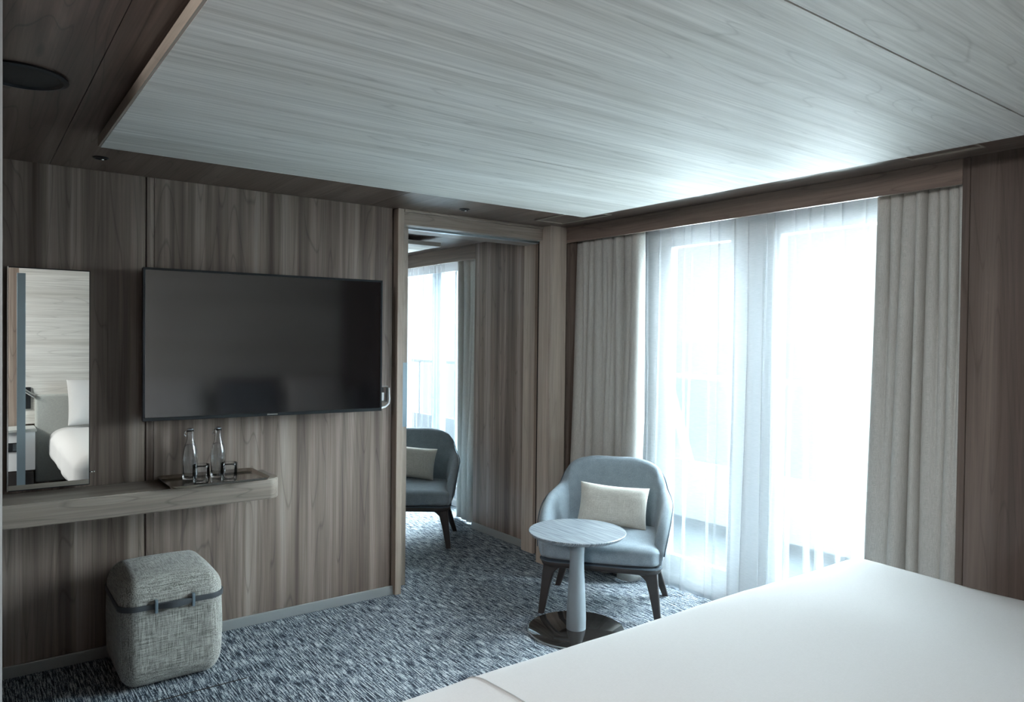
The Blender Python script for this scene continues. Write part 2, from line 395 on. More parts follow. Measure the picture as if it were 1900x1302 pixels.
# ceiling grooves' neighbours: hatch frames
def hatch(n, x0, x1, y0, y1):
    bm = NB(); t = .012
    for a in ((x0, x1, y0, y0+t), (x0, x1, y1-t, y1), (x0, x0+t, y0+t, y1-t), (x1-t, x1, y0+t, y1-t)): box(bm, *a, HC-.006, HC-.0005)
    o = obj('ceiling_hatch', bm, 'panel_edge'); return o
tag(hatch(1, 2.85, 3.075, 3.16, 3.61), 'small square ceiling hatch with thin pale frame, in the corner above the doorway', 'ceiling hatch', 'ceiling hatches')
tag(hatch(2, 2.85, 3.075, 1.17, 1.44), 'small ceiling hatch with thin pale frame above the top corner of the right drape', 'ceiling hatch', 'ceiling hatches')

# ------------------------------------------------------------ pale floating ceiling panel
t = thing('ceiling_panel', 'large pale wood panel floating below the brown ceiling over the bed', 'ceiling panel', (1.59, 1.2, ZP))
def board(x0, x1, y0, y1):
    bm = NB(); box(bm, x0-1.59, x1-1.59, y0-1.2, y1-1.2, 0, .038); return bm
for i, (a, b) in enumerate(((YB+.045, .872), (.877, 2.2375), (2.240, 3.089))):
    o = obj('panel_board', board(.401, 2.79, a, b), 'pale_wood', t)
bm = NB()
for a, b in ((.40, .4008),): box(bm, .393-1.59, .4005-1.59, YB+.045-1.2, 3.089-1.2, .0008, .038)
obj('panel_edge', bm, 'panel_edge', t, label='brown edge strip')
obj('panel_core', bx(.50-1.59, 2.70-1.59, YB+.1-1.2, 3.0-1.2, .0385, HC-ZP-.0005), 'dark_gap', t)
# the same panel in the second room
t = thing('ceiling_panel', 'pale wood ceiling panel seen through the doorway in the next room', 'ceiling panel', (1.6, 6.3, ZP))
obj('panel_board', bx(.4-1.6, 2.87-1.6, 4.77-6.3, 7.9-6.3, 0, .03), 'pale_wood', t)
obj('panel_core', bx(.5-1.6, 2.62-1.6, 4.85-6.3, 7.8-6.3, .0305, HC-ZP-.0005), 'dark_gap', t)

# ------------------------------------------------------------ ceiling fittings
bm = NB(); n = 48
lathe(bm, [(.118, HC-.0005), (.122, HC-.007), (.108, HC-.010), (.100, HC-.004), (.096, HC-.0015), (.0, HC-.0015)][:5], 48, (.115, 2.565))
sp = thing('ceiling_speaker', 'large round black recessed ceiling grille at the top left of the photo', 'ceiling speaker', (.128, 2.565, HC))
bm.free(); bm = NB(); lathe(bm, [(.118, -.0005), (.122, -.007), (.108, -.010), (.100, -.004)], 48, cap=False); obj('trim_ring', bm, 'black_plastic', sp, 40)
bm = NB(); lathe(bm, [(.104, -.0008), (.104, -.0035)], 48); obj('grille', bm, 'lens_dark', sp)
def spot(x, y, label):
    s = thing('ceiling_spotlight', label, 'ceiling spotlight', (x, y, HC), 0, 'small black ceiling spotlights')
    bm = NB(); lathe(bm, [(.030, -.0005), (.031, -.004), (.024, -.006), (.020, -.002)], 32, cap=False); obj('trim_ring', bm, 'black_plastic', s, 40)
    bm = NB(); lathe(bm, [(.021, -.0008), (.019, -.003)], 32); bf_ = obj('baffle', bm, 'lens_dark', s)
    bm = NB(); bmesh.ops.create_uvsphere(bm, u_segments=16, v_segments=8, radius=.007, matrix=Matrix.Translation((.006, 0, -.0065))); obj('lamp', bm, 'chrome', bf_, True)
spot(.461, 3.542, 'small black ceiling spotlight beside the front left corner of the pale panel')
spot(2.313, 3.584, 'small black ceiling spotlight above the doorway')

# ------------------------------------------------------------ windows
def window(name, ys, zt, label=None):
    """aluminium framed glazing at x = 3.55; ys is a list of (y0, y1, 'frame'|'white'|'pane')"""
    o = struct(name, bx(3.53, 3.60, ys[0][0], ys[-1][1], zt, HC), 'frame_white')
    struct('sill', bx(3.50, 3.60, ys[0][0], ys[-1][1], .0, .055, bev=.003), 'frame_white', o)
    for y0, y1, k in ys:
        if k == 'pane': struct('pane', bx(3.562, 3.570, y0, y1, .16, zt), 'glass_pane', o); struct('bottom_rail', bx(3.545, 3.585, y0, y1, .0555, .16, bev=.003), 'frame_white', o)
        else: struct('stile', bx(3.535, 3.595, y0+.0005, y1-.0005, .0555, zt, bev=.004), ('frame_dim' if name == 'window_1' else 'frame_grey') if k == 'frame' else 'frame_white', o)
    return o
window('window_1', [(1.304, 1.36, 'white'), (1.36, 2.33, 'pane'), (2.33, 2.385, 'white'), (2.386, 2.44, 'frame'), (2.441, 2.66, 'white'), (2.66, 3.10, 'pane'), (3.10, 3.24, 'white'), (3.2405, 3.30, 'frame'), (3.3005, 3.744, 'white')][:], 2.075)
window('window_2', [(4.816, 5.60, 'pane'), (5.60, 5.62, 'frame'), (5.62, 5.86, 'pane'), (5.86, 6.02, 'frame'), (6.02, 7.3, 'pane'), (7.3, 7.4, 'white'), (7.4, 8.1, 'pane')], 2.10)

# ------------------------------------------------------------ curtains
def curtain(name, y0, y1, z0, z1, x, nt_, nb, at, ab, mat, parent=None, seed=1, spread=(0, 0), pinch=.35, res=10, thick=0.):
    """folded cloth hanging along y; nt_/at folds and depth at the top, nb/ab at the bottom"""
    rnd = random.Random(seed)
    NU, NV = int(max(nt_, nb)*res*1.6), 40
    def prof(nf, sd):
        r = random.Random(sd); ws = [.6+r.random()*.9 for _ in range(int(nf))]; s = sum(ws); acc = [0]
        for q in ws: acc.append(acc[-1]+q/s)
        am = [.65+r.random()*.6 for _ in ws]
        def f(u):
            u = min(max(u, 0), .999999)
            for i in range(len(ws)):
                if u < acc[i+1]:
                    q = (u-acc[i])/(acc[i+1]-acc[i]); return i+q, 1-am[i]*abs(math.sin(PI*q))**.75, math.sin(2*PI*q)*(acc[i+1]-acc[i])
            return 0, 0, 0
        return f
    ft, fb = prof(nt_, seed*13+1), prof(nb, seed*7+5)
    bm = NB(); g = []
    for j in range(NV+1):
        v = j/NV; z = z1+(z0-z1)*v; k = min(1, v*1.35)**.8; row = []
        a0 = y0+(y1-y0)*0 + spread[0]*v; a1 = y1+spread[1]*v
        for i in range(NU+1):
            u = i/NU; uu = u+.012*math.sin(6*v+9*u+seed)*v
            _, h1, s1 = ft(u); _, h2, s2 = fb(uu)
            dx = at*(h1-.5)*(1-k)+ab*(h2-.5)*k
            dy = (s1*(1-k)+s2*k)*pinch*(y1-y0)*-1*.45
            row.append(bm.verts.new((x+dx*2, a0+(a1-a0)*u+dy, z)))
        g.append(row)
    for j in range(NV):
        for i in range(NU): bm.faces.new((g[j][i], g[j][i+1], g[j+1][i+1], g[j+1][i]))
    o = obj(name, bm, mat, parent, True)
    if thick:
        md = o.modifiers.new('cloth', 'SOLIDIFY'); md.thickness = thick
    return o
XC = 3.325
def drape(y0, y1, label, seed, nt_=8, nb=5, z1=2.17, **k):
    o = curtain('drape', y0, y1, .012, z1, XC, nt_, nb, .040, .056, 'drape', seed=seed, thick=.002, pinch=.5, **k)
    return tag(o, label, 'drape', 'grey linen drapes')
drape(3.16, 3.735, 'gathered grey linen drape hanging left of the window behind the armchair', 3, 9, 6)
drape(1.315, 1.70, 'gathered grey linen drape hanging at the right side of the window beyond the bed', 5, 8, 5, spread=(0, .03))
drape(4.83, 5.19, 'gathered grey linen drape at the window of the next room, seen through the doorway', 8, 5, 4, z1=2.16)
def sheer(y0, y1, label, seed, nf, mat='sheer', x=3.41):
    """nearly flat voile; at every pleat the cloth doubles back on itself, wider towards the hem"""
    rnd = random.Random(seed); P = []
    for i in range(nf): P.append((y0+(y1-y0)*(i+.5+rnd.uniform(-.28, .28))/nf, rnd.uniform(-.03, .03), rnd.uniform(.6, 1.5), rnd.random()))
    bm = NB(); g = []; NV = 44
    for j in range(NV+1):
        v = j/NV; z = 2.19-(2.19-.015)*v; row = []; pts = []
        def wave(y): return .004*math.sin(y*31+seed)*(.4+v)+.009*v*math.sin(y*13+seed*2+v*1.5)
        last = y0
        for yc, dr, wd, ph in P:
            yc = yc+dr*v*v+.006*math.sin(v*5+ph*6); w_ = (.007+.016*v**1.5*wd)*(1 if ph < .7 else 2.1*v+.6)
            for k in range(5): y = last+(yc+w_/2-last)*k/5; pts.append((wave(y), y))
            a0 = wave(yc)
            pts += [(a0, yc+w_/2), (a0+.003, yc+w_*.1), (a0+.005, yc-w_/2), (a0+.008, yc)]
            last = yc+.004
        for k in range(6): y = last+(y1-last)*k/5; pts.append((wave(y)+.004*(1-k/5), y))
        g.append([bm.verts.new((x+a_, b_, z)) for a_, b_ in pts])
    for j in range(NV):
        for i in range(len(g[0])-1): bm.faces.new((g[j][i], g[j][i+1], g[j+1][i+1], g[j+1][i]))
    return tag(obj('sheer_curtain', bm, mat, None, True), label, 'sheer curtain', 'white sheer curtains')
sheer(2.40, 3.50, 'translucent white sheer curtain over the left half of the window, behind the armchair', 11, 12)
sheer(1.42, 2.44, 'translucent white sheer curtain over the right half of the window, beside the right drape', 17, 11, x=3.465)
sheer(5.60, 7.6, 'thin white sheer curtain at the next room window, seen through the doorway', 23, 24, 'sheer2', x=3.41)

# ------------------------------------------------------------ balcony, sea
bm = NB(); box(bm, 3.621, 5.06, .2, 9, -.14, -.02); struct('floor_balcony', bm, 'deck')
t = thing('balcony_railing', 'pale balcony railing with glass panels outside the window', 'railing', (5.0, 4, -.02))
def R(x0, x1, y0, y1, z0, z1, **k): return bx(x0-5, x1-5, y0-4, y1-4, z0+.02, z1+.02, **k)
obj('handrail', R(4.96, 5.04, .2, 9, 1.17, 1.21, bev=.01), 'rail_paint', t)
obj('kick_panel', R(4.985, 5.015, .2, 9, -.02, .47), 'rail_paint', t)
for y in (.3, 2.0, 3.7, 5.4, 7.1, 8.8): obj('post', R(4.98, 5.02, y-.02, y+.02, .4705, 1.1695), 'rail_paint', t)
for y in (.3, 2.0, 3.7, 5.4, 7.1): obj('glass_panel', R(4.997, 5.003, y+.021, y+1.679, .4705, 1.1695), 'glass_pane', t)
# diagonal ship strut
bm = NB(); a, b = Vector((5.2, 5.20, 2.5)), Vector((5.2, 4.05, -.6)); q = (b-a).normalized(); s = Vector((0, q.z, -q.y))*.11
loft(bm, [[p-s-Vector((.06, 0, 0)), p+s-Vector((.06, 0, 0)), p+s+Vector((.06, 0, 0)), p-s+Vector((.06, 0, 0))] for p in (a, b)])
tag(obj('diagonal_strut', bm, 'rail_paint'), 'pale diagonal beam outside the left part of the window, behind the sheer', 'beam')
bm = NB(); v = [bm.verts.new(p) for p in ((60, -9000, -14), (16000, -9000, -14), (16000, 9000, -14), (60, 9000, -14))]; bm.faces.new(v)
o = obj('sea', bm, 'sea'); o['kind'] = 'structure'

# ------------------------------------------------------------ television on a swing arm
TVW, TVH, TVT = 1.178, .712, .045
ang = math.radians(-3.8)
t = thing('television', 'large black flat television on the wood wall above the shelf', 'television', (1.246, 3.716, 1.448), ang)
obj('casing', bx(-TVW/2, TVW/2, -TVT/2+.004, TVT/2, -TVH/2, TVH/2, bev=.004), 'black_plastic', t)
bm = NB(); e = .011
for a in ((-TVW/2, TVW/2, -TVH/2, -TVH/2+.016), (-TVW/2, TVW/2, TVH/2-e, TVH/2), (-TVW/2, -TVW/2+e, -TVH/2+.016, TVH/2-e), (TVW/2-e, TVW/2, -TVH/2+.016, TVH/2-e)):
    box(bm, a[0], a[1], -TVT/2-.003, -TVT/2+.0035, a[2], a[3], .0015, 1)
bz_ = obj('bezel', bm, 'bezel', t)
obj('screen', bx(-TVW/2+e+.0003, TVW/2-e-.0003, -TVT/2-.0005, -TVT/2+.0035, -TVH/2+.0163, TVH/2-e-.0003), 'screen', t)
obj('badge', bx(-.026, .026, -TVT/2-.0045, -TVT/2-.0031, -TVH/2+.0045, -TVH/2+.0115), 'chrome', bz_, label='small silver name badge')
obj('wall_bracket', bx(-.16, .16, TVT/2+.0005, TVT/2+.03, -.16, .16), 'black_plastic', t)
# sockets and the bracket behind the lower right corner of the television
t = thing('wall_socket', 'chrome double socket plate behind the lower right corner of the television', 'socket', (1.922, YW-.0005, 1.17))
obj('plate', bx(-.05, .035, -.010, 0, -.05, .045, bev=.003), 'chrome', t)
for x in (-.035, -.004): obj('switch_rocker', bx(x-.012, x+.012, -.014, -.0102, -.04, .008, bev=.001), 'frame_white', t)
for x in (-.035, -.004): obj('socket_hole', bx(x-.009, x+.009, -.0125, -.0102, .014, .036), 'lens_dark', t)
o = tag(obj('cable', tube(NB(), [(1.955, 3.81, 1.205), (1.956, 3.805, 1.14), (1.95, 3.80, 1.115), (1.925, 3.79, 1.100), (1.89, 3.78, 1.093), (1.83, 3.77, 1.090)], .0055, 8), 'white_paint', None, True), 'white cable curling round the lower right corner of the television', 'cable')

# ------------------------------------------------------------ shelf with tray, bottles and glasses
ZS = .800
bm = prism(NB(), rrect(-1.4, 1.245, 3.56, YW-.0006, [0, .055, 0, 0]), .703, ZS)
bmesh.ops.bevel(bm, geom=[e for e in bm.edges if abs(e.verts[0].co.z-e.verts[1].co.z) < 1e-6], offset=.004, segments=2, affect='EDGES')
tag(obj('wall_shelf', bm, 'walnut_x', None, 30), 'long thick wooden wall shelf with rounded end below the television', 'shelf')

t = thing('serving_tray', 'shallow rectangular bronze tray with two bottles and two glasses on the wall shelf', 'tray', (.955, 3.66, ZS+.0005))
loops = []
for (ins, z) in ((.05, 0), (.012, .005), (0, .018), (-.004, .0185), (.008, .0055), (.03, .0030), (.05, .0028)):
    loops.append([(x, y, z) for x, y in rrect(-.222+ins*.6, .222-ins*.6, -.155+ins*.6, .155-ins*.6, .03, 6)])
obj('tray_body', loft(NB(), loops), 'tray_metal', t, 50)

def bottle(x, y, label):
    t = thing('water_bottle', label, 'bottle', (x, y, ZS+.0045), 0, 'clear glass water bottles on the tray')
    outer = [(.028, 0), (.0325, .003), (.0335, .012), (.0335, .105), (.032, .13), (.027, .155), (.0195, .178), (.0155, .195), (.0145, .222), (.0165, .226), (.0165, .236)]
    inner = [(.0135, .236), (.0118, .222), (.0128, .195), (.0165, .178), (.024, .155), (.029, .13), (.0305, .105), (.0305, .016), (.026, .010)]
    obj('glass_body', lathe(NB(), outer+inner, 40), 'tableware_glass', t, True)
    wt = [(.0255, .0108), (.0300, .0165), (.0300, .105), (.0285, .13), (.0235, .155), (.0200, .166)]
    obj('water', lathe(NB(), wt, 40), 'water', t, True)
    st_ = obj('stopper', lathe(NB(), [(.0125, .228), (.0175, .2365), (.018, .242), (.012, .245)], 24), 'chrome', t, 40, label='silver stopper')
    obj('wire_clip', tube(NB(), [(-.017, -.003, .232), (-.026, -.006, .226), (-.029, -.007, .214), (-.022, -.005, .208), (-.016, -.003, .214)], .0016, 6), 'chrome', st_, True)
bottle(.866, 3.737, 'clear glass water bottle standing on the left of the tray')
bottle(.990, 3.722, 'clear glass water bottle standing on the right, near the middle of the tray')
def tumbler(x, y, label):
    bm = NB(); n = 48
    def ring(r, z, fl=0.): return [((r+fl*math.cos(9*2*PI*i/n))*math.cos(2*PI*i/n), (r+fl*math.cos(9*2*PI*i/n))*math.sin(2*PI*i/n), z) for i in range(n)]
    L = [ring(.030, 0), ring(.0345, .004, .001), ring(.036, .02, .0016), ring(.037, .055, .0012), ring(.0365, .070), ring(.0375, .085), ring(.0355, .0862), ring(.0345, .072), ring(.0335, .02), ring(.026, .012)]
    loft(bm, L)
    tag(obj('tumbler', bm, 'clear_glass', None, True), label, 'glass', 'fluted glass tumblers on the tray').location = (x, y, ZS+.0045)
tumbler(.886, 3.612, 'short fluted glass tumbler in front of the left bottle')
tumbler(1.008, 3.598, 'short fluted glass tumbler in front of the right bottle')

# ------------------------------------------------------------ wall mirror
t = thing('wall_mirror', 'tall narrow rectangular mirror on the wood wall standing just above the shelf', 'mirror', (.298, 3.80, .815))
obj('backing', bx(-.154, .154, -.004, .031, .0, .962), 'black_plastic', t)
obj('mirror_glass', bx(-.149, .151, -.0085, -.0045, .004, .957), 'mirror', t)
bm = NB(); box(bm, -.1545, -.1495, -.010, -.0042, 0, .962, .001, 1); obj('edge_strip', bm, 'chrome', t, label='bright metal edge strip')
bm = NB()
for z in ((0, .0035), (.9575, .962)): box(bm, -.149, .154, -.0095, -.0042, *z)
box(bm, .1515, .1545, -.0095, -.0042, 0, .962); obj('frame', bm, 'black_plastic', t)
bm = NB(); tube(bm, [(.155, .0, .055), (.166, -.0, .055)], .003, 8)
bmesh.ops.create_uvsphere(bm, u_segments=14, v_segments=8, radius=.0055, matrix=Matrix.Translation((.172, 0, .055))); obj('knob', bm, 'chrome', t, True)

# ------------------------------------------------------------ ottoman
OX0, OX1, OY0, OY1 = .517, .923, 3.362, 3.79
t = thing('ottoman', 'square grey woven fabric ottoman with dark carrying strap, standing under the shelf', 'ottoman', ((OX0+OX1)/2, (OY0+OY1)/2, 0))
hw, hd = (OX1-OX0)/2, (OY1-OY0)/2
def belly(p):
    k = .012*math.sin(PI*min(1, max(0, p.z/.46)))
    p.x *= 1+k/hw*.6; p.y *= 1+k/hd*.6
    if p.z > .44: p.z += .016*(1-min(1, (p.x/hw)**2))*(1-min(1, (p.y/hd)**2))
    p += Vector((noise.noise(p*9), noise.noise(p*9+Vector((5, 5, 5))), 0))*.002
    return p
bm = roundbox(NB(), -hw, hw, -hd, hd, .002, .462, (.068, .068, .085), 30, belly)
obj('upholstery', bm, 'ottoman', t, True)
path = rrect(-hw-.009, hw+.009, -hd-.009, hd+.009, .070, 8)
zs = lambda x, y: .352
bm = NB(); L = []
for x, y in path:
    nrm = Vector((x, y, 0)); q = .0035
    ux, uy = (x/(abs(x)+1e-6), y/(abs(y)+1e-6))
    L.append([(x*.975, y*.975, .341), (x*1.004, y*1.004, .341), (x*1.004, y*1.004, .363), (x*.975, y*.975, .363)])
L.append(L[0]); loft(bm, L, cap=False); strap_ = obj('strap', bm, 'rubber_grey', t, 40, label='dark grey rubber strap')
bm = NB(); L = []
for i in range(17):
    u = i/16; x = -.068+.136*u; bow = math.sin(PI*u); y = -hd-.014-.016*bow; hh = .011+.004*bow
    L.append([(x, y+.003, .352-hh), (x, y-.003, .352-hh*.8), (x, y-.003, .352+hh*.8), (x, y+.003, .352+hh)])
obj('handle', loft(bm, L), 'rubber_grey', strap_, 60)
for x in (-.075, .072): obj('strap_loop', bx(x-.006, x+.006, -hd-.021, -hd-.002, .325, .381, bev=.002), 'steel', strap_)
# loose edge of the carpet next to it
tag(obj('floor_box', bx(.60, .99, 3.2385, 3.2455, .0, .0012), 'dark_gap'), 'thin dark joint of a floor hatch in the carpet in front of the ottoman', 'floor hatch')

# ------------------------------------------------------------ armchair
def sm(a, b, x): x = min(1, max(0, (x-a)/(b-a))); return x*x*(3-2*x)
def make_armchair(label, loc, rz):
    """local frame: front is -y; feet at (+-.315, +-.245)"""
    t = thing('armchair', label, 'armchair', loc, rz, 'blue grey armchairs')
    # shell around back and arms: outline in plan, followed from left arm front to right arm front
    K = [(-.335, -.245), (-.347, -.16), (-.350, -.04), (-.345, .08), (-.330, .17), (-.307, .235), (-.262, .270), (-.145, .29), (0, .294)]
    K = K+[(-x, y) for x, y in K[-2::-1]]
    HT = [.375, .50, .565, .595, .612, .640, .742, .784, .786]; HT = HT+HT[-2::-1]
    def cr_(P, u):
        n = len(P)-1; f = u*n; i = min(int(f), n-1); f -= i
        p = [P[max(0, min(n, i+k))] for k in (-1, 0, 1, 2)]
        g = lambda a, b, c, d: .5*((2*b)+(-a+c)*f+(2*a-5*b+4*c-d)*f*f+(-a+3*b-3*c+d)*f**3)
        return tuple(g(*[q[k] for q in p]) for k in range(2))
    NN = 72; L = []; topo = []
    for i in range(NN+1):
        u = i/NN; x, y = cr_(K, u); h = cr_([(q, 0) for q in HT], u)[0]
        x2, y2 = cr_(K, min(1, u+.01)); x1, y1 = cr_(K, max(0, u-.01))
        tx, ty = x2-x1, y2-y1; q = math.hypot(tx, ty); nx, ny = -ty/q, tx/q      # outward
        if nx*x+ny*(y+.05) < 0: nx, ny = -nx, -ny
        th = .060*sm(0, .06, min(u, 1-u))+.03*(1-sm(0, .06, min(u, 1-u)))
        zb = .302; flare = .030*(h-zb)/.46; ins = -.018
        def P(off, z):
            k = (z-zb)/max(.01, (h-zb)); o_ = ins+(flare-ins)*k+off
            rec = .055*max(0, (z-.45)/.34)*sm(.0, .25, y)
            return (x+nx*o_, y+ny*o_+rec, z)
        r = th/2
        z1 = h-r
        if z1 < zb+.01: z1 = zb+.01
        lp = [P(0, zb), P(.004, zb+(z1-zb)*.33), P(.004, zb+(z1-zb)*.66), P(0, z1)]
        for a in (45, 90, 135): lp.append(P(-r+r*math.cos(math.radians(a)), z1+(h-z1)*math.sin(math.radians(a))))
        lp += [P(-th, z1), P(-th-.004, zb+(z1-zb)*.66), P(-th, zb+(z1-zb)*.33), P(-th, zb)]
        L.append(lp); topo.append(P(.0035, z1+.004))
    o = obj('shell', loft(NB(), L), 'felt', t, True)
    subsurf(o, 1)
    obj('piping', tube(NB(), topo, .0035, 6), 'piping', o, True, label='dark piping along the top edge')
    # seat cushion
    def seat(p):
        # rounder at the front, narrower towards the back
        k = 1-.10*sm(-.05, .25, p.y); p.x *= k
        p.y -= .022*(1-(p.x/.31)**2) if p.y < -.15 else 0
        if p.z > .385: p.z += .030*(1-min(1, (p.x/.31)**2))*(1-min(1, ((p.y+.02)/.29)**2))-.004
        return p
    bm = roundbox(NB(), -.318, .318, -.275, .235, .3025, .408, (.05, .05, .028), 20, seat)
    obj('seat_cushion', bm, 'felt', t, True)
    pts = []
    for x, y in rrect(-.321, .321, -.277, .20, .05, 8):
        if y < .1:
            pts.append((x*1.0, y-(.022*(1-min(1, (x/.31)**2)) if y < -.15 else 0), .392))
    # frame rail
    L = []
    for ins, z in ((.022, .264), (.006, .270), (.0, .286), (.004, .3015)):
        L.append([(x*(1-.09*sm(-.05, .25, y)), y-(.022*(1-min(1, (x/.31)**2)) if y < -.15 else 0), z) for x, y in rrect(-.325+ins, .325-ins, -.283+ins, .285-ins, .07, 8)])
    sf_ = obj('seat_frame', loft(NB(), L), 'dark_wood', t, 50)
    L = []
    for ins, z in ((.002, .2955), (-.004, .297), (-.004, .3015), (.004, .3022)):
        L.append([(x*(1-.09*sm(-.05, .25, y)), y-(.022*(1-min(1, (x/.31)**2)) if y < -.15 else 0), z) for x, y in rrect(-.326+ins, .326-ins, -.284+ins, .286-ins, .07, 8)])
    obj('frame_lip', loft(NB(), L), 'piping', sf_, 50, label='thin lip between frame and seat')
    for sx_ in (-1, 1):
        for sy_ in (-1, 1):
            L = []
            for u, w_, d_ in ((0, .034, .034), (.25, .040, .038), (.6, .050, .046), (.85, .062, .056), (.94, .085, .070), (1, .115, .09)):
                fx = sx_*.312 if sy_ < 0 else sx_*.318; fy = sy_*.235
                top = Vector((sx_*(.285 if sy_ < 0 else .245), sy_*(.238 if sy_ < 0 else .185), .270)); ft = Vector((fx, fy, 0))
                c = ft.lerp(top, u)
                # keep the outer face straight: widen inward only
                cx_ = c.x-sx_*(w_-.04)/2; cy_ = c.y-sy_*(d_-.04)/2
                L.append([(a, b, c.z) for a, b in rrect(cx_-w_/2, cx_+w_/2, cy_-d_/2, cy_+d_/2, .008, 3)])
            obj('leg', loft(NB(), L), 'dark_wood', t, 40)
    return t
CH1 = (2.914, 3.007, 0)
make_armchair('blue grey upholstered armchair by the window behind the round side table', CH1, math.radians(-52))
CH2 = (2.656, 4.828, 0)
make_armchair('blue grey upholstered armchair in the next room, seen through the doorway', CH2, math.radians(-36.9))

def pillow_mesh(w_, h_, t_, seed=0, n=26, pinch=.011, exp=.5, wrinkle=.004):
    bm = NB(); sides = []
    for s in (1, -1):
        g = []
        for j in range(n+1):
            row = []
            for i in range(n+1):
                u, v = 2*i/n-1, 2*j/n-1
                u = math.sin(u*PI/2*.999); v = math.sin(v*PI/2*.999)
                x = u*(w_/2-pinch*(1-v*v)*abs(u)**3); z = v*(h_/2-pinch*(1-u*u)*abs(v)**3)
                e = max(0, (1-u**4)*(1-v**4))**exp
                wr = wrinkle*noise.noise(Vector((u*5+seed, v*2, s)))+wrinkle*1.6*abs(noise.noise(Vector((v*7+seed, s*3, 2))))*sm(.3, .9, abs(u))*(1-sm(.9, 1, abs(u)))
                y = -s*(t_/2*e+wr*min(1, e*2))
                row.append(bm.verts.new((x, y, z)))
            g.append(row)
        for j in range(n):
            for i in range(n): bm.faces.new((g[j][i], g[j][i+1], g[j+1][i+1], g[j+1][i]))
        sides.append(g)
    bmesh.ops.remove_doubles(bm, verts=bm.verts, dist=.0012)
    return bm
def place_local(o, chair, ang_z, lx, ly, lz, tilt, roll, yaw=0.):
    o.matrix_world = Matrix.Translation(chair) @ Matrix.Rotation(ang_z, 4, 'Z') @ Matrix.Translation((lx, ly, lz)) @ Matrix.Rotation(yaw, 4, 'Z') @ Matrix.Rotation(tilt, 4, 'X') @ Matrix.Rotation(roll, 4, 'Y')
o = tag(obj('throw_pillow', pillow_mesh(.40, .245, .115, 1), 'cushion', None, True), 'cream linen rectangular pillow leaning in the armchair by the window', 'pillow', 'cream armchair pillows')
place_local(o, CH1, math.radians(-52), .025, .10, .535, math.radians(-20), math.radians(3.5), math.radians(4))
o = tag(obj('throw_pillow', pillow_mesh(.40, .245, .115, 4), 'cushion', None, True), 'cream linen rectangular pillow leaning in the armchair of the next room', 'pillow', 'cream armchair pillows')
place_local(o, CH2, math.radians(-36.9), -.02, .10, .555, math.radians(-20), math.radians(7), math.radians(6))

# ------------------------------------------------------------ side table
t = thing('side_table', 'round grey side table on a waisted column in front of the armchair', 'side table', (2.520, 2.810, 0))
tb_ = obj('base', lathe(NB(), [(.240, 0), (.247, .003), (.247, .009), (.243, .012)], 72), 'marble', t, 40, label='polished black disc base')
obj('base_rim', lathe(NB(), [(.2472, .002), (.2492, .004), (.2492, .008), (.2472, .0102)], 72, cap=False), 'rim', tb_, 40)
obj('column', lathe(NB(), [(.050, .0122), (.0505, .05), (.049, .11), (.0455, .19), (.0405, .27), (.037, .34), (.0365, .39), (.039, .43), (.043, .465), (.046, .487)], 48), 'table_paint', t, 50)
obj('table_top', lathe(NB(), [(.200, .4872), (.235, .495), (.2475, .507), (.2495, .512), (.2475, .5152)], 72), 'table_top', t, 30)

# ------------------------------------------------------------ bed
BX0, BX1, BY0, BY1, BZ = .62, 2.985, YB+.10, 1.615, .630
t = thing('bed', 'large double bed made up with a smooth white duvet in the foreground', 'bed', ((BX0+BX1)/2, .5, 0))
bcx, bcy = (BX0+BX1)/2, .5
def B_(x0, x1, y0, y1, z0, z1, **k): return bx(x0-bcx, x1-bcx, y0-bcy, y1-bcy, z0, z1, **k)
obj('bed_base', B_(BX0+.14, BX1-.1, BY0, BY1-.14, .0, .26, bev=.01), 'dark_wood', t)
obj('mattress', B_(BX0+.09, BX1-.07, BY0, BY1-.10, .262, .50, bev=.03, seg=3), 'bed_linen', t)
def duv(p):
    X, Y = p.x+bcx, p.y+bcy
    d = noise.noise(Vector((X*1.7, Y*2.3, 1)))*.012+noise.noise(Vector((X*6, Y*4.5, 4)))*.003
    if p.z > .55: p.z += d+.012*math.sin(PI*min(1, max(0, (X-BX0)/(BX1-BX0))))
    else:
        side = noise.noise(Vector((X*4, Y*4, p.z*2)))*.02*sm(.6, .3, p.z)
        n = Vector((p.x/1.16, (p.y-.05)/1.1, 0)).normalized(); p += n*side
    return p
bm = roundbox(NB(), BX0-bcx, BX1-bcx, BY0-.005-bcy, BY1-bcy, .30, BZ, (.15, .13, .11), 40, duv)
obj('duvet', bm, 'bed_linen', t, True)
# seams near the edges of the duvet
def topz(X, Y):
    p = duv(Vector((X-bcx, Y-bcy, BZ))); return p.z
def seam(pts, r=.0022):
    P = []
    for (x0, y0), (x1, y1) in zip(pts, pts[1:]):
        for i in range(14):
            u = i/14; X, Y = x0+(x1-x0)*u, y0+(y1-y0)*u; z = topz(X, Y)
            for c0, c1, rr in ((X, BX0, .15), (BX1, X, .15)):
                dd = c0-c1
                if dd < rr: z -= .11*(1-math.sqrt(max(0, 1-((rr-dd)/rr)**2)))
            dd = BY1-Y
            if dd < .13: z -= .11*(1-math.sqrt(max(0, 1-((.13-dd)/.13)**2)))
            P.append((X-bcx, Y-bcy, z+.0005))
    return tube(NB(), P, r, 6)
obj('duvet_seam', seam([(1.035, 1.60), (1.035, 1.53), (1.042, 1.46), (1.052, 1.39), (1.060, 1.30), (1.066, 1.18), (1.07, .4), (1.07, -.2)]), 'bed_trim', t, True)
obj('duvet_seam', seam([(2.935, 1.55), (2.935, 1.3), (2.93, .9), (2.93, .2)]), 'bed_trim', t, True)

